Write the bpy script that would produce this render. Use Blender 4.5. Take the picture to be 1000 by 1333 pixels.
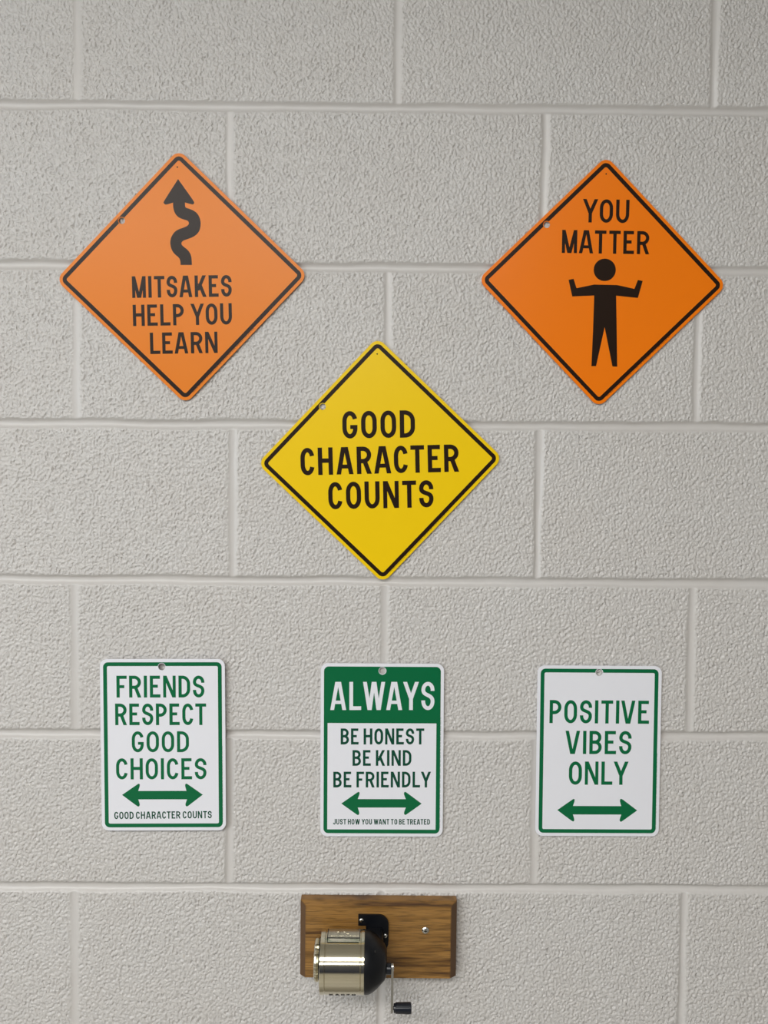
import bpy, bmesh, math, random
import numpy as np
from mathutils import Vector, Matrix
from mathutils.geometry import delaunay_2d_cdt

for o in list(bpy.data.objects):
    bpy.data.objects.remove(o)
scene = bpy.context.scene
COL = scene.collection
PI = math.pi

# ------------------------------------------------------------------ camera
# metres; x along the block wall, y into it (wall face at y = 0), z up from the floor
cam_data = bpy.data.cameras.new('camera')
cam = bpy.data.objects.new('camera', cam_data)
COL.objects.link(cam)
right = Vector((0.999922, -0.005096, 0.011389))
up = Vector((-0.011213, 0.033327, 0.999382))
fwd = Vector((0.005473, 0.999431, -0.033268))
M = Matrix.Identity(4)
for i in range(3):
    M[i][0], M[i][1], M[i][2] = right[i], up[i], -fwd[i]
M.translation = Vector((-0.00818, -1.00219, 1.54658))
cam.matrix_world = M
cam_data.sensor_fit = 'VERTICAL'
cam_data.sensor_height = 36.0
cam_data.sensor_width = 27.0
cam_data.lens = 36.0 * 1000.0 / 1333.0
cam_data.clip_start = 0.02
scene.camera = cam

# ------------------------------------------------------------------ light and exposure
world = bpy.data.worlds.new('world')
scene.world = world
world.use_nodes = True
world.node_tree.nodes['Background'].inputs[0].default_value = (0.75, 0.85, 1.0, 1)
world.node_tree.nodes['Background'].inputs[1].default_value = 0.25
scene.view_settings.view_transform = 'Standard'
scene.view_settings.look = 'None'
scene.view_settings.gamma = 1.0
scene.view_settings.use_curve_mapping = False
scene.view_settings.exposure = 0.0
TROFFER_POWER = 21.0          # emission of the ceiling diffusers
TROFFER_COLOUR = (1.0, 0.985, 0.955)
WINDOW_POWER = 3.9           # emission of the bright sky seen in the window panes
WINDOW_COLOUR = (0.86, 0.93, 1.0)
TROFFERS = [(-1.50, -2.35), (-0.20, -2.35), (-0.70, -4.3)]
PORE, FINE = .0017, .00030   # depth of the pores and of the stipple in the block faces
ROOM_X, ROOM_D, ROOM_H = 2.4384, 6.0, 2.8448

# ------------------------------------------------------------------ materials
def mat(name, colour, rough=0.5, metal=0.0, spec=0.5):
    m = bpy.data.materials.new(name)
    m.use_nodes = True
    b = m.node_tree.nodes['Principled BSDF']
    b.inputs['Base Color'].default_value = (*colour, 1)
    b.inputs['Roughness'].default_value = rough
    b.inputs['Metallic'].default_value = metal
    b.inputs['Specular IOR Level'].default_value = spec
    return m

def srgb(r, g, b):
    f = lambda c: ((c / 255 + 0.055) / 1.055) ** 2.4 if c > 10 else c / 255 / 12.92
    return (f(r), f(g), f(b))

def node(m, kind, **kw):
    n = m.node_tree.nodes.new(kind)
    for k, v in kw.items():
        setattr(n, k, v)
    return n

def link(m, a, b):
    m.node_tree.links.new(a, b)

def noise(m, vec, scale, detail=2.0, rough=0.5, dist=0.0):
    n = node(m, 'ShaderNodeTexNoise')
    n.inputs['Scale'].default_value = scale
    n.inputs['Detail'].default_value = detail
    n.inputs['Roughness'].default_value = rough
    n.inputs['Distortion'].default_value = dist
    link(m, vec, n.inputs['Vector'])
    return n.outputs['Fac']

def remap(m, val, a, b, c, d, smooth=False):
    n = node(m, 'ShaderNodeMapRange')
    if smooth:
        n.interpolation_type = 'SMOOTHSTEP'
    for i, v in enumerate((a, b, c, d)):
        n.inputs[1 + i].default_value = v
    link(m, val, n.inputs[0])
    return n.outputs[0]

def math2(m, op, a, b):
    n = node(m, 'ShaderNodeMath', operation=op)
    for i, v in enumerate((a, b)):
        if isinstance(v, (int, float)):
            n.inputs[i].default_value = v
        else:
            link(m, v, n.inputs[i])
    return n.outputs[0]

def wall_paint():
    m = mat('painted_block', srgb(203, 199, 195), 0.36)
    b = m.node_tree.nodes['Principled BSDF']
    tc = node(m, 'ShaderNodeTexCoord').outputs['Object']
    mp = node(m, 'ShaderNodeMapping')
    mp.inputs['Scale'].default_value = (1.0, 1.0, 0.72)
    mp.inputs['Rotation'].default_value = (0.0, 0.35, 0.0)
    link(m, tc, mp.inputs['Vector'])
    mp = mp.outputs[0]
    # roller stipple and the open pores of the block, under the paint
    pores = remap(m, noise(m, mp, 300, 1.5, 0.5, 0.15), 0.30, 0.56, 0.0, 1.0, True)
    grain = noise(m, mp, 620, 1.0, 0.5)
    patch = remap(m, noise(m, tc, 7, 2.0), 0.3, 0.7, 0.8, 1.0)
    h = math2(m, 'ADD', math2(m, 'MULTIPLY', math2(m, 'MULTIPLY', pores, patch), 0.8), math2(m, 'MULTIPLY', grain, 0.45))
    face = node(m, 'ShaderNodeAttribute', attribute_name='block_face').outputs['Fac']
    h = math2(m, 'MULTIPLY', h, face)
    bump = node(m, 'ShaderNodeBump')
    bump.inputs['Strength'].default_value = 1.0
    bump.inputs['Distance'].default_value = 0.0009
    link(m, h, bump.inputs['Height'])
    link(m, bump.outputs[0], b.inputs['Normal'])
    # the faint unevenness of many coats of paint
    mix = node(m, 'ShaderNodeMixRGB')
    mix.inputs[1].default_value = (*srgb(201, 196, 191), 1)
    mix.inputs[2].default_value = (*srgb(205, 202, 199), 1)
    link(m, noise(m, tc, 9, 3.0), mix.inputs[0])
    link(m, mix.outputs[0], b.inputs['Base Color'])
    return m

def oak():
    m = mat('oak', srgb(140, 98, 44), 0.42)
    b = m.node_tree.nodes['Principled BSDF']
    tc = node(m, 'ShaderNodeTexCoord').outputs['Object']
    mp = node(m, 'ShaderNodeMapping')
    mp.inputs['Scale'].default_value = (3.2, 8.0, 62.0)
    mp.inputs['Rotation'].default_value = (0.0, 0.10, 0.0)
    link(m, tc, mp.inputs['Vector'])
    g = noise(m, mp.outputs[0], 1.5, 3.0, 0.6, 0.8)
    ramp = node(m, 'ShaderNodeValToRGB')
    e = ramp.color_ramp.elements
    e[0].position, e[0].color = 0.33, (*srgb(84, 54, 24), 1)
    e[1].position, e[1].color = 0.56, (*srgb(156, 114, 58), 1)
    x = e.new(0.44); x.color = (*srgb(136, 97, 45), 1)
    link(m, g, ramp.inputs[0])
    mp2 = node(m, 'ShaderNodeMapping')
    mp2.inputs['Scale'].default_value = (45.0, 60.0, 900.0)
    link(m, tc, mp2.inputs['Vector'])
    p = remap(m, noise(m, mp2.outputs[0], 1.0, 2.0), 0.35, 0.52, 0.60, 1.0)
    mul = node(m, 'ShaderNodeMixRGB', blend_type='MULTIPLY')
    mul.inputs[0].default_value = 1.0
    link(m, ramp.outputs[0], mul.inputs[1])
    link(m, p, mul.inputs[2])
    link(m, mul.outputs[0], b.inputs['Base Color'])
    bump = node(m, 'ShaderNodeBump')
    bump.inputs['Distance'].default_value = 0.0003
    link(m, p, bump.inputs['Height'])
    link(m, bump.outputs[0], b.inputs['Normal'])
    return m

def area_light(name, loc, rot, sx, sy, colour, radiance, parent):
    l = bpy.data.lights.new(name, 'AREA')
    l.shape = 'RECTANGLE'
    l.size, l.size_y = sx, sy
    l.color = colour
    l.energy = radiance * PI * sx * sy
    o = bpy.data.objects.new(name, l)
    COL.objects.link(o)
    o.location = loc
    o.rotation_euler = rot
    o.parent = parent
    return o

def floor_tile():
    m = mat('floor_tile', srgb(150, 145, 134), 0.35)
    tc = node(m, 'ShaderNodeTexCoord').outputs['Object']
    ch = node(m, 'ShaderNodeTexChecker')
    ch.inputs['Scale'].default_value = 3.28
    ch.inputs[1].default_value = (*srgb(154, 149, 138), 1)
    ch.inputs[2].default_value = (*srgb(146, 141, 130), 1)
    link(m, tc, ch.inputs['Vector'])
    link(m, ch.outputs[0], m.node_tree.nodes['Principled BSDF'].inputs['Base Color'])
    return m

MAT = {
    'wall': wall_paint(), 'oak': oak(), 'floor': floor_tile(),
    'oak_end': mat('oak_end_grain', srgb(92, 64, 36), 0.6),
    'plain_wall': mat('plain_wall', srgb(165, 162, 156), 0.6),
    'navy_wall': mat('navy_wall', srgb(36, 40, 58), 0.5),
    'ceiling': mat('ceiling_tile', srgb(200, 197, 190), 0.9),
    'white_metal': mat('white_metal', srgb(225, 225, 222), 0.4),
    'diffuser': mat('diffuser', srgb(240, 240, 238), 0.5),
    'pane': mat('window_pane', srgb(196, 214, 230), 0.05),
    'orange': mat('orange_sheet', srgb(232, 127, 14), 0.34, 0.0, 0.3),
    'orange2': mat('deep_orange_sheet', srgb(246, 124, 0), 0.34, 0.0, 0.3),
    'yellow': mat('yellow_sheet', srgb(244, 203, 0), 0.34, 0.0, 0.3),
    'white': mat('white_sheet', srgb(232, 232, 238), 0.38),
    'black_ink': mat('black_ink', srgb(36, 22, 13), 0.32, 0.0, 0.2),
    'green_ink': mat('green_ink', srgb(0, 102, 60), 0.3, 0.0, 0.3),
    'dark_green_ink': mat('dark_green_ink', srgb(0, 70, 50), 0.3, 0.0, 0.3),
    'grey_ink': mat('pale_green_ink', srgb(96, 150, 128), 0.38),
    'foam': mat('foam', srgb(205, 205, 200), 0.9),
    'chrome': mat('nickel_plate', (0.68, 0.63, 0.49), 0.12, 1.0),
    'dull_chrome': mat('dull_nickel', (0.58, 0.55, 0.45), 0.30, 1.0),
    'steel': mat('steel', (0.70, 0.69, 0.66), 0.22, 1.0),
    'arm_steel': mat('arm_steel', (0.42, 0.41, 0.39), 0.3, 1.0),
    'black_plastic': mat('black_plastic', srgb(9, 11, 17), 0.40, 0.0, 0.35),
    'grip': mat('black_grip', srgb(17, 21, 31), 0.30),
    'dark': mat('recess_shade_and_letters', srgb(14, 13, 13), 0.8),  # near-black shade put into holes, slots and grooves; colours the drum lettering too
}

# ------------------------------------------------------------------ object helpers
def mesh_obj(name, verts, faces, m, parent=None, smooth=False, loc=None):
    me = bpy.data.meshes.new(name)
    me.from_pydata([tuple(v) for v in verts], [], faces)
    me.update()
    if smooth:
        me.polygons.foreach_set('use_smooth', [True] * len(me.polygons))
    me.materials.append(m)
    o = bpy.data.objects.new(name, me)
    COL.objects.link(o)
    if parent:
        o.parent = parent
    if loc:
        o.location = loc
    return o

def bm_obj(name, bm, m, parent=None, smooth_deg=None):
    bmesh.ops.recalc_face_normals(bm, faces=bm.faces)
    if smooth_deg is not None:
        for f in bm.faces:
            f.smooth = True
        lim = math.radians(smooth_deg)
        for e in bm.edges:
            e.smooth = not (len(e.link_faces) == 2 and e.calc_face_angle(0) > lim)
    me = bpy.data.meshes.new(name)
    bm.to_mesh(me)
    bm.free()
    me.materials.append(m)
    o = bpy.data.objects.new(name, me)
    COL.objects.link(o)
    if parent:
        o.parent = parent
    return o

def empty(name, loc, label, cat, group=None, rot=(0, 0, 0)):
    o = bpy.data.objects.new(name, None)
    o.empty_display_size = 0.02
    COL.objects.link(o)
    o.location = loc
    o.rotation_euler = rot
    o['label'] = label
    o['category'] = cat
    if group:
        o['group'] = group
    return o

def structure(o):
    o['kind'] = 'structure'
    return o

def box(bm, x0, x1, y0, y1, z0, z1, bevel=0.0, seg=2):
    r = bmesh.ops.create_cube(bm, size=1.0)
    vs = r['verts']
    for v in vs:
        v.co = Vector((x0 + (v.co.x + .5) * (x1 - x0), y0 + (v.co.y + .5) * (y1 - y0), z0 + (v.co.z + .5) * (z1 - z0)))
    if bevel:
        es = list({e for v in vs for e in v.link_edges})
        bmesh.ops.bevel(bm, geom=es, offset=bevel, segments=seg, affect='EDGES', profile=0.5)

def lathe_x(bm, prof, n=64, cy=0.0, cz=0.0, wobble=None):
    """profile [(x, r)] turned about a horizontal axis parallel to the wall"""
    rings = []
    for x, r in prof:
        if r < 1e-6:
            rings.append([bm.verts.new((x, cy, cz))])
        else:
            ring = []
            for k in range(n):
                a = 2 * PI * k / n
                q = r * (wobble(a, x, r) if wobble else 1.0)
                ring.append(bm.verts.new((x, cy - q * math.cos(a), cz + q * math.sin(a))))
            rings.append(ring)
    for A, B in zip(rings, rings[1:]):
        for k in range(n):
            j = (k + 1) % n
            if len(A) == 1 and len(B) == 1:
                continue
            if len(A) == 1:
                bm.faces.new((A[0], B[j], B[k]))
            elif len(B) == 1:
                bm.faces.new((A[k], A[j], B[0]))
            else:
                bm.faces.new((A[k], A[j], B[j], B[k]))

def lathe_y(bm, prof, n=32, cx=0.0, cz=0.0):
    """profile [(y, r)] turned about an axis square to the wall"""
    rings = []
    for y, r in prof:
        if r < 1e-6:
            rings.append([bm.verts.new((cx, y, cz))])
        else:
            rings.append([bm.verts.new((cx + r * math.cos(2 * PI * k / n), y, cz + r * math.sin(2 * PI * k / n))) for k in range(n)])
    for A, B in zip(rings, rings[1:]):
        for k in range(n):
            j = (k + 1) % n
            if len(A) == 1:
                bm.faces.new((A[0], B[j], B[k]))
            elif len(B) == 1:
                bm.faces.new((A[k], A[j], B[0]))
            else:
                bm.faces.new((A[k], A[j], B[j], B[k]))

# ------------------------------------------------------------------ flat shapes (mm): outlines -> filled, extruded meshes
def inside_poly(p, poly):
    x, y = p
    c = False
    n = len(poly)
    j = n - 1
    for i in range(n):
        xi, yi = poly[i]
        xj, yj = poly[j]
        if (yi > y) != (yj > y) and x < (xj - xi) * (y - yi) / (yj - yi) + xi:
            c = not c
        j = i
    return c

def fill(add, cut=()):
    """union of the outlines in add (an entry may be (outer, inner)) minus those in cut -> verts, tris"""
    loops = []
    solids = []
    for a in add:
        if isinstance(a, tuple):
            loops += [a[0], a[1]]
            solids.append(a)
        else:
            loops.append(a)
            solids.append((a, None))
    loops += list(cut)
    vs, es = [], []
    for lp in loops:
        b = len(vs)
        vs += [Vector(p) for p in lp]
        es += [(b + i, b + (i + 1) % len(lp)) for i in range(len(lp))]
    ov, oe, of = delaunay_2d_cdt(vs, es, [], 0, 1e-4)[:3]
    out = []
    for f in of:
        c = (sum(ov[i][0] for i in f) / len(f), sum(ov[i][1] for i in f) / len(f))
        ok = any(inside_poly(c, a) and not (b and inside_poly(c, b)) for a, b in solids)
        if ok and not any(inside_poly(c, q) for q in cut):
            out.append(tuple(f))
    return [(v[0], v[1]) for v in ov], out

def slab(bm, verts, tris, h0, h1, to3d, back=False):
    """extrude filled tris from height h0 to h1 (mm in front of the carrier)"""
    use = sorted({i for t in tris for i in t})
    F = {i: bm.verts.new(to3d(verts[i][0], verts[i][1], h1)) for i in use}
    B = {i: bm.verts.new(to3d(verts[i][0], verts[i][1], h0)) for i in use}
    seen = {}
    for t in tris:
        try:
            bm.faces.new([F[i] for i in t])
        except ValueError:
            continue
        if back:
            bm.faces.new([B[i] for i in reversed(t)])
        for a, b in zip(t, t[1:] + t[:1]):
            seen[(a, b)] = True
    for a, b in list(seen):
        if (b, a) not in seen:
            bm.faces.new((F[b], F[a], B[a], B[b]))

def flat3d(u, v, h):
    return (u / 1000, -h / 1000, v / 1000)

def rrect(w, h, r, rot=0.0, n=8):
    pts = []
    for cx, cy, a0 in ((w / 2 - r, h / 2 - r, 0), (-w / 2 + r, h / 2 - r, 90), (-w / 2 + r, -h / 2 + r, 180), (w / 2 - r, -h / 2 + r, 270)):
        for k in range(n + 1):
            a = math.radians(a0 + 90 * k / n)
            pts.append((cx + r * math.cos(a), cy + r * math.sin(a)))
    c, s = math.cos(math.radians(rot)), math.sin(math.radians(rot))
    return [(x * c - y * s, x * s + y * c) for x, y in pts]

def circle(cx, cy, r, n=28):
    return [(cx + r * math.cos(2 * PI * k / n), cy + r * math.sin(2 * PI * k / n)) for k in range(n)]

def smooth_poly(pts, it=2, keep=()):
    """round the corners of a closed outline (corners listed in keep stay sharp)"""
    P = [(p, i in keep) for i, p in enumerate(pts)]
    for _ in range(it):
        Q = []
        n = len(P)
        for i in range(n):
            (a, ka), (b, kb) = P[i], P[(i + 1) % n]
            if ka:
                Q.append((a, True))
            else:
                Q.append(((a[0] * .75 + b[0] * .25, a[1] * .75 + b[1] * .25), False))
            if not kb:
                Q.append(((a[0] * .25 + b[0] * .75, a[1] * .25 + b[1] * .75), False))
        P = Q
    return [p for p, _ in P]

# ------------------------------------------------------------------ highway lettering, drawn as even strokes (cap height = 1)
def earc(cx, cy, rx, ry, a0, a1, n=14):
    return [(cx + rx * math.cos(math.radians(a0 + (a1 - a0) * k / n)), cy + ry * math.sin(math.radians(a0 + (a1 - a0) * k / n))) for k in range(n + 1)]

def bez(a, b, c, d, n=12):
    out = []
    for k in range(n + 1):
        t = k / n
        u = 1 - t
        out.append(tuple(u ** 3 * a[i] + 3 * u * u * t * b[i] + 3 * u * t * t * c[i] + t ** 3 * d[i] for i in (0, 1)))
    return out

def dedupe(p):
    q = [p[0]]
    for a in p[1:]:
        if math.hypot(a[0] - q[-1][0], a[1] - q[-1][1]) > 1e-5:
            q.append(a)
    return q

def stroke(pts, s, closed=False):
    p = dedupe(pts)
    if closed and math.hypot(p[0][0] - p[-1][0], p[0][1] - p[-1][1]) < 1e-5:
        p = p[:-1]
    n = len(p)
    L, R = [], []
    for i in range(n):
        a = p[i - 1] if (i > 0 or closed) else None
        b = p[(i + 1) % n] if (i < n - 1 or closed) else None
        def nrm(q, r):
            d = (r[0] - q[0], r[1] - q[1])
            l = math.hypot(*d)
            return (-d[1] / l, d[0] / l)
        if a and b:
            n1, n2 = nrm(a, p[i]), nrm(p[i], b)
            m = (n1[0] + n2[0], n1[1] + n2[1])
            k = 2 / max(0.3, m[0] ** 2 + m[1] ** 2)
            m = (m[0] * k, m[1] * k)
        else:
            m = nrm(a, p[i]) if a else nrm(p[i], b)
        L.append((p[i][0] + m[0] * s / 2, p[i][1] + m[1] * s / 2))
        R.append((p[i][0] - m[0] * s / 2, p[i][1] - m[1] * s / 2))
    if closed:
        area = lambda q: abs(sum(q[i - 1][0] * q[i][1] - q[i][0] * q[i - 1][1] for i in range(len(q))))
        return (L, R) if area(L) > area(R) else (R, L)
    return L + R[::-1]

def bar(x0, y0, x1, y1):
    return [(x0, y0), (x1, y0), (x1, y1), (x0, y1)]

def diag(x0, y0, x1, y1, hw):
    return [(x0 - hw / 2, y0), (x0 + hw / 2, y0), (x1 + hw / 2, y1), (x1 - hw / 2, y1)]

def hwidth(dx, dy, s):
    return s * math.hypot(dx, dy) / abs(dy)

WIDTH = {'A': .62, 'B': .51, 'C': .51, 'D': .52, 'E': .47, 'F': .46, 'G': .52, 'H': .54, 'I': None, 'J': .48, 'K': .55, 'L': .46,
         'M': .66, 'N': .56, 'O': .54, 'P': .50, 'R': .53, 'S': .51, 'T': .50, 'U': .54, 'V': .60, 'W': .86, 'X': .58, 'Y': .62}

def glyph(ch, w, s):
    h = s / 2
    ry = min(0.30, w * .58)
    top = lambda a0, a1: earc(w / 2, 1 - h - ry + h * 0, w / 2 - h, ry, a0, a1)
    bot = lambda a0, a1: earc(w / 2, h + ry, w / 2 - h, ry, a0, a1)
    ta = lambda y: math.degrees(math.asin(max(-1, min(1, (y - (1 - h - ry)) / ry))))     # where an end stroke stops on the top curve
    if ch == 'I': return [bar(0, 0, s, 1)]
    if ch == 'L': return [bar(0, 0, s, 1), bar(0, 0, w, s)]
    if ch == 'E': return [bar(0, 0, s, 1), bar(0, 0, w, s), bar(0, 1 - s, w * .96, 1), bar(0, .52 - h * .95, w * .76, .52 + h * .95)]
    if ch == 'F': return [bar(0, 0, s, 1), bar(0, 1 - s, w, 1), bar(0, .50 - h * .95, w * .76, .50 + h * .95)]
    if ch == 'H': return [bar(0, 0, s, 1), bar(w - s, 0, w, 1), bar(0, .52 - h, w, .52 + h)]
    if ch == 'T': return [bar(0, 1 - s, w, 1), bar(w / 2 - h, 0, w / 2 + h, 1)]
    if ch == 'O': return [stroke(top(0, 180) + bot(180, 360), s, True)]
    if ch == 'C': return [stroke(top(ta(.70), 180) + bot(180, 360 - ta(.70)), s)]
    if ch == 'G': return [stroke(top(ta(.71), 180) + bot(180, 360) + [(w - h, .49)], s), bar(w * .52, .49 - s * .9, w - h, .49)]
    if ch == 'U': return [stroke([(h, 1)] + bot(180, 360) + [(w - h, 1)], s)]
    if ch == 'J': return [stroke(bot(180 + ta(.70), 360) + [(w - h, 1)], s)]
    if ch == 'D':
        r = w * .52
        return [stroke([(h, h), (w - h - r, h)] + earc(w - h - r, h + .30, r, .30, -90, 0) + earc(w - h - r, 1 - h - .30, r, .30, 0, 90) + [(h, 1 - h)], s, True)]
    if ch in 'PR':
        m = .46 if ch == 'P' else .47
        cy, rr = (1 - h + m) / 2, (1 - h - m) / 2
        rx = min(rr, w * .5)
        g = [bar(0, 0, s, 1), stroke([(h, 1 - h), (w - h - rx, 1 - h)] + earc(w - h - rx, cy, rx, rr, 90, -90) + [(h, m)], s)]
        if ch == 'R':
            hw = hwidth(w * .42, .5, s)
            g.append(diag(w - hw / 2 + .01, 0, w * .52, m + h * .4, hw))
        return g
    if ch == 'B':
        m = .515
        g = [bar(0, 0, s, 1)]
        for y0, y1, ww in ((m, 1 - h, w * .965), (h, m, w)):
            cy, rr = (y0 + y1) / 2, (y1 - y0) / 2
            rx = min(rr, w * .45)
            g.append(stroke([(h, y1), (ww - h - rx, y1)] + earc(ww - h - rx, cy, rx, rr, 90, -90) + [(h, y0)], s))
        return g
    if ch == 'S':
        ryt, ryb = .225, .245
        yt, yb = 1 - h - ryt, h + ryb
        p = [(w - h, yt - .03)] + earc(w / 2, yt, w / 2 - h, ryt, 0, 180)
        p += bez((h, yt), (h, yt - .22), (w - h, yb + .26), (w - h, yb))[1:]
        p += earc(w / 2, yb, w / 2 - h, ryb, 0, -180) + [(h, yb + .03)]
        return [stroke(p, s)]
    if ch == 'A':
        a = s * .62
        hw = hwidth(w / 2 - hw_guess(w, s), 1, s)
        return [diag(hw / 2, 0, w / 2 - a * .42, 1, hw), diag(w - hw / 2, 0, w / 2 + a * .42, 1, hw), bar(w * .2, .215, w * .8, .215 + s * .9)]
    if ch == 'V':
        hw = hwidth(w / 2 - s * .7, 1, s)
        return [diag(hw / 2, 1, w / 2 - s * .2, 0, hw)[::-1], diag(w - hw / 2, 1, w / 2 + s * .2, 0, hw)[::-1]]
    if ch == 'W':
        q = w / 2
        hw = hwidth(q / 2 - s * .55, 1, s)
        x0, x1, x2, x3, x4 = hw / 2, q / 2 + hw * .22, q, w - q / 2 - hw * .22, w - hw / 2
        return [diag(x1, 0, x0, 1, hw), diag(x1 + hw * .1, 0, x2 - hw * .12, 1, hw), diag(x3 - hw * .1, 0, x2 + hw * .12, 1, hw), diag(x3, 0, x4, 1, hw)]
    if ch == 'Y':
        hw = hwidth(w / 2 - s * .55, .58, s)
        return [bar(w / 2 - h, 0, w / 2 + h, .46), diag(w / 2, .40, hw / 2, 1, hw), diag(w / 2, .40, w - hw / 2, 1, hw)]
    if ch == 'K':
        h1 = hwidth(w - s * 1.4, .66, s)
        h2 = hwidth(w * .55, .6, s)
        return [bar(0, 0, s, 1), diag(s * .9, .30, w - h1 / 2, 1, h1), diag(w - h2 / 2 + .01, 0, w * .42, .62, h2)]
    if ch == 'N':
        hw = hwidth(w - s * 1.1, 1, s)
        return [bar(0, 0, s * .93, 1), bar(w - s * .93, 0, w, 1), diag(w - hw / 2, 0, hw / 2, 1, hw)]
    if ch == 'M':
        hw = hwidth(w / 2 - s * .55, 1, s)
        return [bar(0, 0, s * .95, 1), bar(w - s * .95, 0, w, 1), diag(w / 2 - s * .1, 0, hw / 2, 1, hw), diag(w / 2 + s * .1, 0, w - hw / 2, 1, hw)]
    if ch == 'X':
        hw = hwidth(w - s, 1, s)
        return [diag(hw / 2, 0, w - hw / 2, 1, hw), diag(w - hw / 2, 0, hw / 2, 1, hw)]
    raise ValueError(ch)

def hw_guess(w, s):
    return s * .8

PAIR = {('A', 'Y'): -.09, ('W', 'A'): -.08, ('L', 'Y'): -.08, ('L', 'W'): -.05, ('A', 'T'): -.06, ('A', 'C'): -.02, ('P', 'Y'): 0, ('Y', 'O'): -.05,
        ('Y', 'S'): -.03, ('A', 'L'): 0.0, ('K', 'E'): -.0, ('T', 'S'): -.02, ('S', 'A'): -.03, ('A', 'K'): 0, ('L', 'P'): 0, ('R', 'A'): -.03, ('V', 'E'): -.0,
        ('I', 'V'): -.05, ('T', 'I'): 0, ('A', 'R'): 0, ('T', 'E'): -.0, ('C', 'T'): -.03, ('M', 'A'): -.04, ('L', 'E'): -.03, ('E', 'A'): -.04, ('F', 'R'): -.02}

def lettering(text, width, cap, s, gap=.125, space=.31):
    """outlines in mm of one line of text, baseline at 0, fitted to its width"""
    x = 0.0
    items = []
    prev = None
    for ch in text:
        if ch == ' ':
            x += space - gap
            prev = None
            continue
        if prev:
            x += PAIR.get((prev, ch), 0)
        w = WIDTH[ch] or s
        items.append((ch, x, w))
        x += w + gap
        prev = ch
    total = x - gap
    # stretch the letters and gaps, never the stroke
    fixed = sum(s for c, _, _ in items if c == 'I')
    k = (width / cap) / total
    out = []
    for ch, x0, w in items:
        ww = s if ch == 'I' else w * k
        polys = glyph(ch, ww, s)
        dx = x0 * k + ((w * k - s) / 2 if ch == 'I' else 0)
        tr = lambda q: [((a + dx) * cap, b * cap) for a, b in q]
        out.append([(tr(p[0]), tr(p[1])) if isinstance(p, tuple) else tr(p) for p in polys])
    return out

def place(poly, u, v, deg):
    c, s = math.cos(math.radians(deg)), math.sin(math.radians(deg))
    f = lambda q: [(u + x * c - y * s, v + x * s + y * c) for x, y in q]
    return (f(poly[0]), f(poly[1])) if isinstance(poly, tuple) else f(poly)

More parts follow.
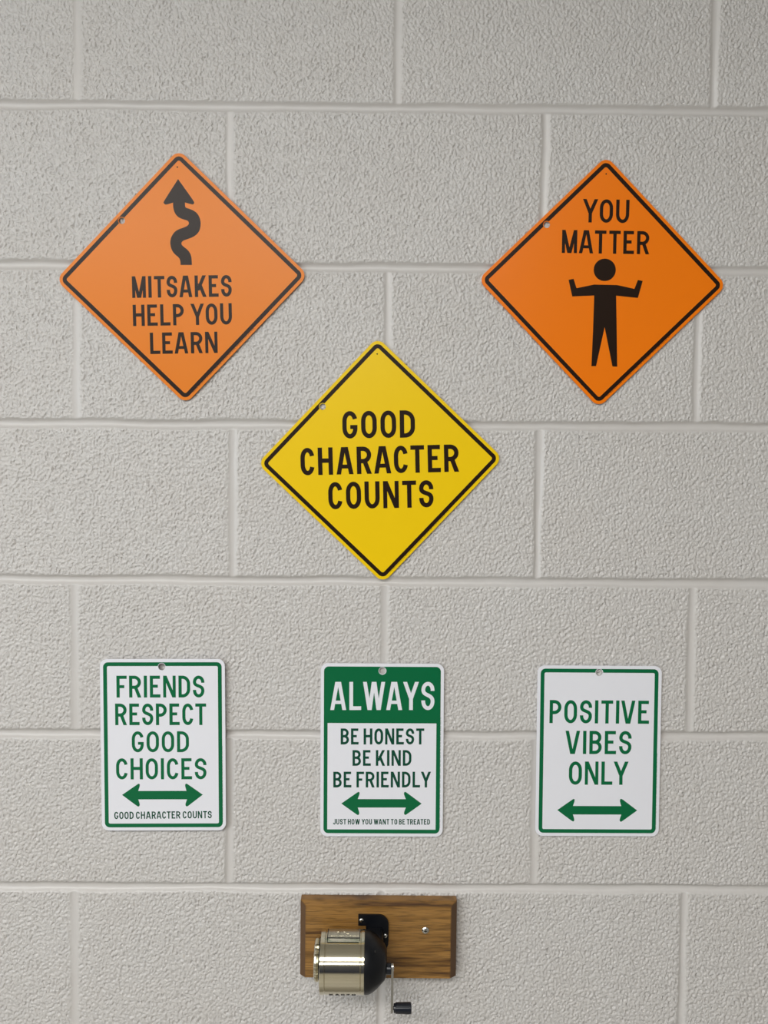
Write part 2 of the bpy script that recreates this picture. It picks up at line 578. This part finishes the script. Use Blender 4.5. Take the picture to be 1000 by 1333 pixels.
# ------------------------------------------------------------------ the room
def room():
    # block wall: a grid drawn tight around every joint, the joints tooled concave, the faces flat
    B = 0.2032
    course = {10: (2.0325, .0037), 9: (1.8294, .0040), 8: (1.6264, .0060), 7: (1.4225, .0043), 6: (1.2194, .0061), 5: (1.0140, .0045)}
    head = {10: {-2: -.4017, 0: .0081, 2: .4148}, 9: {-1: -.2063, 1: .1988}, 8: {-2: -.4034, 0: -.0009, 2: .4021}, 7: {-1: -.2003, 1: .1987},
            6: {-2: -.4062, 0: -.0002, 2: .4036}, 5: {-1: -.2029, 1: .2009}, 4: {-2: -.4071, 0: -.0003, 2: .4025}}
    def lines(lo, hi):
        out = []
        for k in range(lo, hi + 1):
            c = k * B
            out += [c + t for t in np.arange(-.0176, .0177, .0016)]
            if k < hi:
                out += [c + t for t in np.arange(.0262, B - .0177, .0100)]
        return np.array(sorted(out))
    FX, FZ0, FZ1, FS = 1.0, .55, 2.40, .0013      # where the block faces are modelled pore by pore
    xs = lines(-12, 12)
    xs = np.concatenate([xs[np.abs(xs) > FX], np.arange(-FX, FX, FS)])
    xs.sort()
    xs = xs[(xs >= -ROOM_X) & (xs <= ROOM_X)]
    zs = lines(0, 14)
    zs = np.concatenate([zs[(zs < FZ0) | (zs > FZ1)], np.arange(FZ0, FZ1, FS)])
    zs.sort()
    zs = zs[(zs >= 0) & (zs <= ROOM_H)]
    X, Z = np.meshgrid(xs, zs)
    rng = np.random.default_rng(5)
    def wav(t, amp, scale):
        o = np.zeros_like(t)
        for k in range(7):
            o += np.sin(t * 2 * PI / (scale * (0.35 + k * .45)) + rng.uniform(0, 6.28)) * (0.5 + .12 * k)
        return o * amp / 3
    H = np.zeros_like(X)
    face = np.ones_like(X)
    def joint(D, hw, depth, sel=None):
        t = np.clip(np.abs(D) / hw, 0, 1)
        prof = -depth * (1 - t ** 2.6) ** 1.1
        f = np.clip((np.abs(D) - hw * .9) / .003, 0, 1)
        return (prof, f) if sel is None else (np.where(sel, prof, 0), np.where(sel, f, 1))
    zc = {}
    for k in range(0, 15):
        z0, sl = course.get(k, (k * B, .0045))
        zc[k] = z0 + sl * xs + wav(xs, .0007, .09)
        hw = .0062 + wav(xs, .0006, .12)
        dep = .0044 + wav(xs, .0004, .15)
        r = np.where(np.abs(zs - k * B) < .04)[0]
        if len(r) == 0:
            continue
        r = slice(r[0], r[-1] + 1)
        p, f = joint(Z[r] - zc[k], hw, dep)
        H[r] = np.minimum(H[r], p)
        face[r] = np.minimum(face[r], f)
    for k in range(0, 14):
        r = np.where((zs > k * B - .03) & (zs < (k + 1) * B + .03))[0]
        r = slice(r[0], r[-1] + 1)
        for j in range(-12, 13):
            if (j + k) % 2:
                continue
            # one row's joints are offset by half a block from the next
            x0 = head.get(k, {}).get(j, j * B)
            c = np.where(np.abs(xs - x0) < .03)[0]
            c = slice(c[0], c[-1] + 1)
            zz = zs[r][:, None]
            band_ = (zz > zc[k][c]) & (zz <= zc[k + 1][c])
            p, f = joint(X[r, c] - x0 - wav(zz, .0006, .10), .0050 + wav(zz, .0007, .12), rng.uniform(.0009, .0022) + wav(zz, .0004, .2), band_)
            H[r, c] = np.minimum(H[r, c], p)
            face[r, c] = np.minimum(face[r, c], f)
    # the open pores and roller stipple of the painted block faces
    N = 2048
    fx, fz = np.meshgrid(np.fft.rfftfreq(N, FS), np.fft.fftfreq(N, FS))
    def band(lam, wid, ax=1.0, rot=0.0):
        c, q = math.cos(rot), math.sin(rot)
        u, v = fx * c + fz * q, (-fx * q + fz * c) * ax
        f = np.sqrt(u * u + v * v) * lam
        n = np.fft.irfft2(np.fft.rfft2(rng.standard_normal((N, N))) * np.exp(-((f - 1) / wid) ** 2), (N, N))
        return n / n.std()
    pore = band(.0053, .65, 1.25, .5)
    fine = band(.0036, .35, 1.2, .4)
    broad = band(.05, .8)
    t = np.clip((-pore - .15 - .05 * broad) / 1.6, 0, 1)
    big = np.clip((-band(.0085, .5, 1.4, .6) - 1.9) / .9, 0, 1)      # the few larger voids
    tex = -PORE * (t * t * (3 - 2 * t)) + FINE * fine - .0016 * big
    ix = np.rint((X + FX) / FS).astype(int) % N
    iz = np.rint((Z - FZ0) / FS).astype(int) % N
    inx = (np.abs(X) < FX - .001) & (Z > FZ0) & (Z < FZ1)
    H = H + np.where(inx, tex[iz, ix], 0) * face
    ny, nx = X.shape
    co = np.stack([X, -H, Z], -1).reshape(-1, 3)
    idx = np.arange(nx * ny).reshape(ny, nx)
    q = np.stack([idx[:-1, :-1], idx[:-1, 1:], idx[1:, 1:], idx[1:, :-1]], -1).reshape(-1, 4)
    me = bpy.data.meshes.new('wall_back')
    me.vertices.add(len(co))
    me.vertices.foreach_set('co', co.astype(np.float32).ravel())
    me.loops.add(q.size)
    me.loops.foreach_set('vertex_index', q.astype(np.int32).ravel())
    me.polygons.add(len(q))
    me.polygons.foreach_set('loop_start', np.arange(0, q.size, 4, dtype=np.int32))
    me.polygons.foreach_set('use_smooth', np.ones(len(q), bool))
    me.update(calc_edges=True)
    at = me.attributes.new('block_face', 'FLOAT', 'POINT')
    at.data.foreach_set('value', face.astype(np.float32).ravel())
    me.materials.append(MAT['wall'])
    o = bpy.data.objects.new('wall_back', me)
    COL.objects.link(o)
    structure(o)
    W, D, Hh, t = ROOM_X, ROOM_D, ROOM_H, 0.12
    def sbox(name, m, *b):
        bm = bmesh.new()
        for i in range(0, len(b), 6):
            box(bm, *b[i:i + 6])
        return structure(bm_obj(name, bm, MAT[m]))
    sbox('floor', 'floor', -W, W, -D, .02, -t, 0)
    sbox('ceiling', 'ceiling', -W, W, -D, .02, Hh, Hh + t)
    sbox('wall_front', 'navy_wall', -W, W, -D - t, -D, 0, Hh)
    sbox('wall_right', 'plain_wall', W, W + t, -D, .02, 0, Hh)
    y0, y1, z0, z1 = -4.4, -1.4, 0.95, 2.35
    sbox('wall_left', 'plain_wall', -W - t, -W, -D, y0, 0, Hh, -W - t, -W, y1, .02, 0, Hh, -W - t, -W, y0, y1, 0, z0, -W - t, -W, y0, y1, z1, Hh)
    bm = bmesh.new()
    f = .05
    box(bm, -W - .08, -W - .02, y0, y1, z0, z0 + f); box(bm, -W - .08, -W - .02, y0, y1, z1 - f, z1)
    for yy in (y0, (y0 + y1) / 2 - f / 2, y1 - f):
        box(bm, -W - .08, -W - .02, yy, yy + f, z0 + f, z1 - f)
    w1 = structure(bm_obj('window_1', bm, MAT['white_metal']))
    bm = bmesh.new()
    box(bm, -W - .065, -W - .055, y0 + .01, y1 - .01, z0 + .01, z1 - .01)
    bm_obj('pane', bm, MAT['pane'], w1)
    area_light('daylight', (-W - .015, (y0 + y1) / 2, (z0 + z1) / 2), (0, -PI / 2, 0), z1 - z0 - .1, y1 - y0 - .1, WINDOW_COLOUR, WINDOW_POWER, w1)
    for i, (x, y) in enumerate(TROFFERS):
        where = ('near the sign wall and beside the window', 'near the sign wall, inward of its neighbour', 'in the middle of the room')[i]
        r = empty('ceiling_light', (x, y, Hh), 'white rectangular ceiling light panel ' + where, 'ceiling light', 'ceiling lights')
        bm = bmesh.new()
        a, b = .60, .30
        box(bm, -a, a, -b, -b + .03, -.03, 0); box(bm, -a, a, b - .03, b, -.03, 0)
        box(bm, -a, -a + .03, -b + .03, b - .03, -.03, 0); box(bm, a - .03, a, -b + .03, b - .03, -.03, 0)
        bm_obj('frame', bm, MAT['white_metal'], r)
        bm = bmesh.new()
        box(bm, -a + .03, a - .03, -b + .03, b - .03, -.022, -.012)
        bm_obj('diffuser', bm, MAT['diffuser'], r)
        area_light('lamp', (0, 0, -.026), (0, 0, 0), 2 * a - .06, 2 * b - .06, TROFFER_COLOUR, TROFFER_POWER, r)

# ------------------------------------------------------------------ signs
def ink(name, add, cut, m, parent, h, thick=0.10):
    bm = bmesh.new()
    for group in add:
        v, t = fill(group, cut)
        slab(bm, v, t, h - 0.02, h + thick, flat3d)
    me = bm_obj(name, bm, MAT[m], parent)
    return me

def sign(name, loc, deg, label, group, panel, holes, panel_mat, standoff, pads):
    root = empty(name, (loc[0], 0, loc[1]), label, 'sign', group, (0, -math.radians(deg), 0))
    bm = bmesh.new()
    v, t = fill([panel], holes)
    slab(bm, v, t, standoff - 1.0, standoff, flat3d, True)
    bm_obj('panel', bm, MAT[panel_mat], root)
    for u, v in pads:
        bm = bmesh.new()
        box(bm, (u - 12) / 1000, (u + 12) / 1000, -(standoff - 1.0) / 1000, .0, (v - 8) / 1000, (v + 8) / 1000)
        bm_obj('foam_pad', bm, MAT['foam'], root)
    return root

def text_lines(root, lines, s, m, h, name='lettering'):
    for (txt, u, v, w, deg, cap) in lines:
        groups = [[place(p, u, v, deg) for p in g] for g in lettering(txt, w, cap, s)]
        ink(name, groups, [], m, root, h)

def fine_print(root, a, b, m, h, seed, tall=1.1):
    """the maker's line along the edge, too small in the photo to read: a row of tiny marks"""
    rnd = random.Random(seed)
    L = math.hypot(b[0] - a[0], b[1] - a[1])
    deg = math.degrees(math.atan2(b[1] - a[1], b[0] - a[0]))
    x = 0.0
    polys = []
    while x < L - 1:
        for _ in range(rnd.randint(4, 9)):
            w = rnd.uniform(.35, .75)
            if x + w > L:
                break
            hh = tall * rnd.choice((1, 1, .72))
            polys.append(bar(x, 0, x + w * .45, hh))
            polys.append(bar(x, 0, x + w, hh * .28))
            x += w + .22
        x += rnd.uniform(.7, 1.4)
    ink('fine_print', [[place(p, a[0], a[1], deg)] for p in polys], [], m, root, h, .05)

def diamond(name, loc, deg, diag_len, label, sheet, hole, hole_dot, r=11.5):
    side = (diag_len * 1000 / 2 + r * (math.sqrt(2) - 1)) * math.sqrt(2)
    holes = [circle(hole[0], hole[1], 4.2)]
    st = 3.0
    root = sign(name, loc, deg, label, 'diamond road signs', rrect(side, side, r, 45), holes, sheet, st, [(-60, 0), (60, 0), (0, 60), (0, -60)])
    a, w = 4.1, 5.1
    ink('border', [[(rrect(side - 2 * a, side - 2 * a, r - 4.2, 45), rrect(side - 2 * (a + w), side - 2 * (a + w), 2.6, 45))]],
        [circle(hole[0], hole[1], 4.9)], 'black_ink', root, st)
    ink('pinhole_shade', [[circle(hole_dot[0], hole_dot[1], 0.95, 14)]], [], 'dark', root, st, .03)  # dark dot painted for the shade inside a pinhole; the sheet isn't pierced
    e = side / 2 - 3.0
    c = math.sqrt(.5)
    # lower right edge: along (1,1), offset along (1,-1)
    p = lambda t, off: (c * off + c * t, -c * off + c * t)
    fine_print(root, p(-side * .42, e), p(side * .08, e), 'black_ink', st, len(label), .9)
    return root, st

def diamonds():
    r, h = diamond('diamond_sign', (-.2660, 1.8124), 1.77, .3149, 'orange diamond sign reading MITSAKES HELP YOU LEARN under a winding arrow', 'orange', (-75.2, 73.4), (-2.1, 140.0))
    text_lines(r, [('MITSAKES', -64.7, -25.0, 128.1, -.25, 27.5), ('HELP YOU', -64.7, -61.0, 127.5, -.10, 27.2), ('LEARN', -43.7, -97.2, 87.0, -.13, 27.3)], .152, 'black_ink', h)
    headp = [(-1.6, 124.8), (18.1, 96.3), (18.3, 93.6), (16.7, 92.4), (14.6, 92.6), (6.4, 95.0)]
    shaft_r = [(6.4, 90.1), (7.2, 88.4), (12.1, 86.8), (17.6, 84.5), (22.1, 80.7), (24.7, 75.7), (25.9, 70.1), (25.5, 63.8), (23.8, 58.3), (19.9, 53.8), (14.8, 50.7), (8.2, 48.5), (3.1, 47.0), (0.3, 44.5), (0.5, 41.3), (4.3, 38.0), (8.3, 34.8), (11.0, 31.1), (12.7, 26.4), (13.0, 20.9), (13.1, 15.6)]
    shaft_l = [(-1.5, 15.9), (-1.6, 21.7), (-3.5, 25.6), (-8.0, 29.1), (-11.4, 33.3), (-13.3, 38.4), (-14.1, 44.3), (-13.3, 49.3), (-11.0, 54.3), (-7.2, 58.7), (-2.5, 61.3), (3.1, 63.0), (7.8, 64.8), (10.6, 67.2), (10.7, 70.0), (8.9, 72.3), (3.4, 73.7), (-2.1, 76.1), (-5.7, 79.8), (-7.8, 84.0), (-8.9, 89.0)]
    headq = [(-8.9, 95.2), (-16.4, 92.9), (-19.3, 93.0), (-21.1, 94.9), (-20.7, 97.0)]
    out = headp + shaft_r + shaft_l + headq
    n = len(headp)
    keep = {0, n - 1, n + len(shaft_r) - 1, n + len(shaft_r), n + len(shaft_r) + len(shaft_l)}
    ink('arrow', [[smooth_poly(out, 2, keep)]], [], 'black_ink', r, h)

    r, h = diamond('diamond_sign', (.2759, 1.8127), -.6, .3122, 'orange diamond sign reading YOU MATTER above a figure with raised hands', 'orange2', (-74.1, 72.1), (0.4, 138.3))
    text_lines(r, [('YOU', -28.2, 76.2, 60.0, .3, 29.7), ('MATTER', -53.7, 36.6, 112.5, .46, 29.4)], .145, 'black_ink', h)
    body = [(-10.8, -2.8), (19.0, -2.7), (41.5, -7.1), (45.7, 4.4), (51.9, 3.2), (46.4, -18.6), (18.2, -16.4), (19.6, -44.9), (22.5, -107.4), (16.3, -107.3), (4.6, -57.1), (-5.0, -107.4), (-11.0, -107.5), (-10.3, -57.5), (-10.2, -16.8), (-38.5, -18.7), (-43.9, 2.4), (-37.5, 3.9), (-33.3, -8.0)]
    ink('figure', [[body], [circle(2.4, 16.3, 14.3, 48)]], [], 'black_ink', r, h)

    r, h = diamond('diamond_sign', (-.0084, 1.5797), 1.95, .3092, 'yellow diamond sign reading GOOD CHARACTER COUNTS', 'yellow', (-73.0, 71.7), (-.7, 138.0))
    text_lines(r, [('GOOD', -48.2, 29.9, 94.2, -.43, 35.4), ('CHARACTER', -103.5, -16.6, 205.5, .07, 35.5), ('COUNTS', -68.6, -61.5, 136.8, -.13, 35.3)], .160, 'black_ink', h)

def plate(loc, deg, w, hgt, label, hole, st):
    holes = [circle(hole[0], hole[1], 4.6)]
    root = sign('green_white_sign', loc, deg, label, 'green and white signs', rrect(w, hgt, 9.5), holes, 'white', st, [(-45, 70), (45, 70), (-45, -70), (45, -70)])
    return root, [circle(hole[0], hole[1], 5.2)]

def double_arrow(pts):
    keep = {0, 4, 5, 9, 13, 14}
    return smooth_poly(pts, 2, keep)

def plates():
    st = 6.0
    r, cut = plate((-.2884, 1.2050), .65, 162.9, 226.7, 'green and white sign reading FRIENDS RESPECT GOOD CHOICES above a double arrow', (-.9, 103.2), st)
    def border(r, cut, w, h, st, off=4.2, th=5.0):
        ink('border', [[(rrect(w - 2 * off, h - 2 * off, 6.3), rrect(w - 2 * off - 2 * th, h - 2 * off - 2 * th, 2.0))]], cut, 'green_ink', r, st)
    border(r, cut, 162.9, 226.7, st)
    text_lines(r, [('FRIENDS', -60.1, 62.8, 114.6, 0, 28.7), ('RESPECT', -62.2, 26.4, 118.8, 0, 28.4), ('GOOD', -40.9, -9.4, 74.7, 0, 27.6), ('CHOICES', -61.8, -45.4, 118.2, 0, 27.9)], .145, 'green_ink', st)
    text_lines(r, [('GOOD CHARACTER COUNTS', -64.8, -98.1, 127.7, .4, 9.6)], .155, 'dark_green_ink', st)
    ink('arrow', [[double_arrow([(-54.4, -66.0), (-35.1, -52.6), (-32.0, -50.7), (-30.6, -53.0), (-33.2, -60.8), (30.0, -60.8), (27.8, -53.0), (29.6, -50.7), (32.5, -52.5), (51.3, -65.9), (33.4, -79.7), (30.2, -82.0), (28.0, -79.3), (30.7, -72.0), (-33.3, -72.0), (-30.9, -79.0), (-32.7, -82.0), (-35.8, -80.2)])]], [], 'green_ink', r, st)
    fine_print(r, (77.6, -102.0), (77.6, -.3), 'grey_ink', st, 11)

    st = 3.5
    r, cut = plate((-.0018, 1.1999), .30, 161.5, 229.9, 'green and white sign reading ALWAYS BE HONEST BE KIND BE FRIENDLY with green header', (0, 105.3), st)
    w, h, off = 161.5, 229.9, 4.2
    header = [(-71.6, 36.0), (71.3, 36.0), (71.3, -105.6), (-71.6, -105.6)]
    words = [[place(p, -68.2, 53.2, .27) for p in g] for g in lettering('ALWAYS', 136.7, 37.2, .132)]
    ink('border', [[(rrect(w - 2 * off, h - 2 * off, 6.3), header)]], cut, 'green_ink', r, st)
    ink('lettering', words, [], 'white', r, st + .1)
    text_lines(r, [('BE HONEST', -54.3, 7.6, 109.8, .26, 21.2), ('BE KIND', -38.6, -20.7, 77.4, .25, 20.8), ('BE FRIENDLY', -63.8, -49.6, 128.6, .24, 20.9)], .152, 'dark_green_ink', st)
    text_lines(r, [('JUST HOW YOU WANT TO BE TREATED', -64.0, -99.1, 128.0, .14, 7.4)], .16, 'dark_green_ink', st)
    ink('arrow', [[double_arrow([(-53.2, -71.1), (-33.0, -56.7), (-30.0, -54.9), (-28.8, -57.5), (-31.6, -65.0), (31.8, -64.9), (28.8, -57.5), (30.3, -54.7), (33.3, -56.4), (52.7, -70.8), (34.0, -84.5), (31.0, -86.4), (29.0, -83.8), (31.9, -76.1), (-31.5, -76.3), (-29.0, -83.9), (-30.8, -86.9), (-33.7, -85.0)])]], [], 'green_ink', r, st)
    fine_print(r, (77.3, -103), (77.3, 45), 'grey_ink', st, 12)

    r, cut = plate((.2831, 1.2014), .22, 163.3, 226.8, 'green and white sign reading POSITIVE VIBES ONLY above a double arrow', (-.6, 104.4), st)
    border(r, cut, 163.3, 226.8, st)
    text_lines(r, [('POSITIVE', -65.1, 37.1, 131.1, -.1, 30.6), ('VIBES', -43.6, -3.8, 87.1, .06, 30.8), ('ONLY', -38.3, -44.7, 78.5, .17, 30.9)], .142, 'green_ink', st)
    ink('arrow', [[double_arrow([(-53.0, -78.7), (-34.1, -65.2), (-30.9, -63.1), (-30.0, -65.9), (-32.4, -73.1), (31.6, -73.0), (29.1, -65.7), (30.4, -62.8), (33.9, -64.5), (52.6, -78.7), (34.1, -92.4), (31.1, -94.4), (29.2, -91.7), (31.8, -84.3), (-32.2, -84.5), (-30.0, -91.5), (-31.2, -94.3), (-34.5, -92.6)])]], [], 'green_ink', r, st)
    fine_print(r, (78.0, -104), (78.0, -1.7), 'grey_ink', st, 13)

# ------------------------------------------------------------------ pencil sharpener on its oak board
def screw(name, parent, x, y, z, r, h, cross=True):
    bm = bmesh.new()
    lathe_y(bm, [(y + .0005, 0), (y + .0005, r), (y - h * .35, r), (y - h * .8, r * .75), (y - h, r * .45), (y - h, 0)], 24, x, z)
    s = bm_obj(name, bm, MAT['steel'], parent, 35)
    if cross:
        bm = bmesh.new()
        a, b = r * .48, r * .11
        for c, d in ((a, b), (b, a)):
            box(bm, x - c, x + c, y - h - .00015, y - h + .0004, z - d, z + d)
        bm_obj('cross_slot', bm, MAT['dark'], s)
    return s

def board():
    root = empty('mounting_board', (-.0035, 0, .954), 'oak board with chamfered edges screwed to the wall behind the pencil sharpener', 'board')
    ox, oz = -.0035, .954
    bx0, bx1, bz0, bz1 = -.1062 - ox, .0988 - ox, .9040 - oz, 1.0046 - oz
    fx0, fx1, fz0, fz1 = -.0986 - ox, .0902 - ox, .9063 - oz, 1.0017 - oz
    bm = bmesh.new()
    def ring(x0, x1, z0, z1, y):
        return [bm.verts.new((x0, y, z0)), bm.verts.new((x1, y, z0)), bm.verts.new((x1, y, z1)), bm.verts.new((x0, y, z1))]
    R = [ring(bx0, bx1, bz0, bz1, 0), ring(bx0, bx1, bz0, bz1, -.0125), ring(fx0, fx1, fz0, fz1, -.022)]
    bm.faces.new(R[0]); bm.faces.new(R[2][::-1])
    for A, B in zip(R, R[1:]):
        for k in range(4):
            j = (k + 1) % 4
            bm.faces.new((A[k], A[j], B[j], B[k]))
    bmesh.ops.bevel(bm, geom=list(bm.edges), offset=.0005, segments=2, affect='EDGES')
    bmesh.ops.recalc_face_normals(bm, faces=bm.faces)
    for f in bm.faces:
        f.material_index = 1 if abs(f.normal.x) > .45 else 0
    bm_obj('plank', bm, MAT['oak'], root).data.materials.append(MAT['oak_end'])
    screw('screw', root, .0573 - ox, -.022, .9702 - oz, .0046, .0022)

def sharpener():
    ox, oz = -.012, .9518
    cd = .0595                                     # axis of the drum, metres off the wall
    root = empty('pencil_sharpener', (ox, -.022, oz), 'wall mounted pencil sharpener with chrome drum and hand crank on the oak board', 'pencil sharpener')
    P = lambda x, d, z: (x - ox, -d + .022, z - oz)
    cy = -cd + .022
    # mounting bracket: flat black plate with one ear and a rounded shoulder
    out = [(-.0302, .9774), (-.0302, .9916)] + [(.0092 - .013 + .013 * math.sin(a), .9916 - .013 + .013 * math.cos(a)) for a in [k * PI / 2 / 10 for k in range(11)]]
    out += [(.0092, .953), (.0066, .9465), (.004, .930), (-.030, .930), (-.070, .935), (-.070, .955), (-.0202, .960), (-.0202, .9774)]
    v, t = fill([[((x - ox) * 1000, (z - oz) * 1000) for x, z in out]])
    bm = bmesh.new()
    slab(bm, v, t, 0.0, 3.0, flat3d, True)
    base = bm_obj('bracket', bm, MAT['black_plastic'], root)
    # raised rim of the bracket
    screw('screw', root, -.0261 - ox, -.003, .9846 - oz, .0028, .0018)
    screw('screw', root, .0049 - ox, -.003, .9645 - oz, .0028, .0018)
    # black gear housing: drum end that closes in towards the crank
    bm = bmesh.new()
    prof = [(-.0212, 0), (-.0212, .0350), (-.0200, .0358), (-.0155, .0353), (-.0120, .0338), (-.0060, .0298), (.0000, .0242), (.0040, .0203), (.0060, .0165), (.0068, .0140), (.0070, .0125), (.0070, 0)]
    lathe_x(bm, [(x - ox, r) for x, r in prof], 64, cy, 0)
    hs = bm_obj('housing', bm, MAT['black_plastic'], root, 30)
    bm = bmesh.new()
    lathe_y(bm, [(0, 0), (0, .0016), (-.0012, .0016), (-.0016, .0011), (-.0016, 0)], 20)
    hole_dot = bm_obj('hole_shade', bm, MAT['dark'], hs, 35)  # dark stud that paints the shade of a small hole in the housing
    a = math.radians(52)
    hole_dot.location = (-.0075 - ox, cy - .0306 * math.cos(a), .0306 * math.sin(a))
    hole_dot.rotation_euler = (-a, 0, 0)
    bm = bmesh.new()
    box(bm, -.0195 - ox, .0025 - ox, -cd + .022, 0, .930 - oz, .975 - oz, .004, 3)
    bm_obj('housing_foot', bm, MAT['black_plastic'], root)
    # chrome drum that catches the shavings, with a rim at each end
    R = .0360
    bm = bmesh.new()
    prof = [(-.0750, 0), (-.0750, R - .0030), (-.0756, R - .0012), (-.0752, R), (-.0700, R), (-.0694, R - .0007), (-.0688, R - .0007), (-.0683, R - .0003),
            (-.0262, R - .0003), (-.0257, R - .0008), (-.0252, R - .0008), (-.0247, R), (-.0212, R), (-.0206, R - .0007), (-.0206, R - .0025), (-.0206, 0)]
    lathe_x(bm, [(x - ox, r) for x, r in prof], 128, cy, 0)
    drum = bm_obj('drum', bm, MAT['chrome'], root, 22)
    def wrap(a0, k=1.0):
        # (u along the axis, v up) in mm -> on the drum, v measured along the curve from angle a0 above the horizontal
        def f(u, v, h):
            a = math.radians(a0) + v / 1000 / R
            r = R + h / 1000
            return (u / 1000 - ox, cy - r * math.cos(a), r * math.sin(a))
        return f
    # embossed name plate over the top of the drum
    def strip(u0, u1, v0, v1, n=10):
        top = [(u1 + (u0 - u1) * k / n, v1) for k in range(n + 1)]
        low = [(u0 + (u1 - u0) * k / n, v0) for k in range(n + 1)]
        return low + [(u1, v0 + (v1 - v0) * k / n) for k in range(1, n)] + top + [(u0, v1 + (v0 - v1) * k / n) for k in range(1, n)]
    def wrapped(name, strips, m, h0, h1, a0, parent):
        bm = bmesh.new()
        for (u0, u1, v0, v1) in strips:
            n = max(1, int((v1 - v0) / 1.0))
            for k in range(n):
                a, b = v0 + (v1 - v0) * k / n, v0 + (v1 - v0) * (k + 1) / n
                vv = [(u0, a), (u1, a), (u1, b), (u0, b)]
                slab(bm, vv, [(0, 1, 2), (0, 2, 3)], h0, h1, wrap(a0))
        return bm_obj(name, bm, m, parent)
    A = 77
    wrapped('name_plate', [(-66.5, -27.5, 0, 24)], MAT['dull_chrome'], -.2, .12, A, drum)
    wrapped('groove_shade', [(-67.5, -66.6, -7.0, 24), (-66.6, -28, -7.2, -6.4), (-66.6, -27.5, -.6, .2), (-27.5, -26.7, -4, 24)], MAT['dark'], -.2, .14, A, drum)  # raised dark strips, painted for the shade in the plate's surrounding grooves
    rnd = random.Random(4)
    marks = []
    u = -63.5
    while u < -31:
        w = rnd.uniform(2.2, 4.2)
        v = 2.5 + rnd.uniform(0, 1)
        marks += [(u, u + .8, v, v + 8), (u, u + w, v + rnd.choice((0, 3.4, 7)), v + 8)] if rnd.random() < .5 else [(u + w - .8, u + w, v, v + 7.5), (u, u + w, v, v + 1.0)]
        u += w + 1.0
    wrapped('relief', marks, MAT['dull_chrome'], -.1, .45, A, drum)
    bm = bmesh.new()
    for g in lettering('XACTO', 33.0, 6.2, .2, .2):
        v, t = fill([place(p, -64.0, 0, 0) for p in g])
        slab(bm, v, t, -.05, .22, wrap(-54.0))
    bm_obj('lettering', bm, MAT['dark'], drum)
    # pencil size dial at the free end: scalloped chrome disc on a dark collar
    dz, dd = .0036, .0
    bm = bmesh.new()
    lathe_x(bm, [(-.0770 - ox, 0), (-.0770 - ox, .0235), (-.0745 - ox, .0235), (-.0745 - ox, 0)], 48, cy, dz)
    bm_obj('collar', bm, MAT['black_plastic'], root, 30)
    bm = bmesh.new()
    scal = lambda a, x, r: 1.0 - (0.10 * max(0, math.cos(a * 6 + .5)) ** 2 if r > .015 else 0)
    lathe_x(bm, [(-.0768 - ox, 0), (-.0768 - ox, .0225), (-.0775 - ox, .0252), (-.0800 - ox, .0262), (-.0822 - ox, .0252), (-.0832 - ox, .0225), (-.0830 - ox, .0120), (-.0830 - ox, 0)], 96, cy, dz, scal)
    dial = bm_obj('dial', bm, MAT['chrome'], root, 35)
    for k in range(6):
        a = 2 * PI * (k + .5) / 6
        bm = bmesh.new()
        rr = .0022 + .0005 * k
        lathe_x(bm, [(-.0834 - ox, 0), (-.0834 - ox, rr), (-.0826 - ox, rr), (-.0826 - ox, 0)], 20, cy - .0125 * math.cos(a), dz + .0125 * math.sin(a))
        bm_obj('pencil_hole', bm, MAT['dark'], dial)
    # crank
    sd, sz = .068, .9484 - oz
    sy = -sd + .022
    bm = bmesh.new()
    lathe_x(bm, [(.0035 - ox, 0), (.0035 - ox, .0066), (.0118 - ox, .0066), (.0124 - ox, .0060), (.0124 - ox, 0)], 32, sy, sz)
    bm_obj('shaft_hub', bm, MAT['grip'], root, 30)
    hz = .8984 - oz
    bm = bmesh.new()
    w = .0042
    pts = [(sy + w * math.cos(a), sz + .0012 + (w + .001) * math.sin(a)) for a in [PI * k / 10 for k in range(11)]]
    pts += [(sy - .0030 + .0030 * (1 - math.cos(a)), hz - .0035 - .0030 * math.sin(a)) for a in [PI * k / 10 for k in range(11)]]
    n = len(pts)
    A_ = [bm.verts.new((.0124 - ox, y, z)) for y, z in pts]
    B_ = [bm.verts.new((.0152 - ox, y, z)) for y, z in pts]
    bm.faces.new(A_); bm.faces.new(B_[::-1])
    for k in range(n):
        j = (k + 1) % n
        bm.faces.new((A_[k], A_[j], B_[j], B_[k]))
    arm = bm_obj('crank_arm', bm, MAT['arm_steel'], root)
    bm = bmesh.new()
    lathe_x(bm, [(.0148 - ox, 0), (.0148 - ox, .0030), (.0156 - ox, .0028), (.0160 - ox, .0018), (.0162 - ox, 0)], 24, sy, sz)
    bm_obj('pivot_screw', bm, MAT['steel'], arm, 35)
    bm = bmesh.new()
    lathe_x(bm, [(.0138 - ox, 0), (.0138 - ox, .0022), (.0160 - ox, .0022), (.0160 - ox, .0052), (.0182 - ox, .0054), (.0185 - ox, .0061), (.0345 - ox, .0066), (.0372 - ox, .0064), (.0380 - ox, .0054), (.0380 - ox, 0)],
            48, sy, hz, lambda a, x, r: 1 + (.018 * math.cos(a * 12) if .0056 < r else 0))
    bm_obj('handle', bm, MAT['grip'], root, 30)

room()
diamonds()
plates()
board()
sharpener()
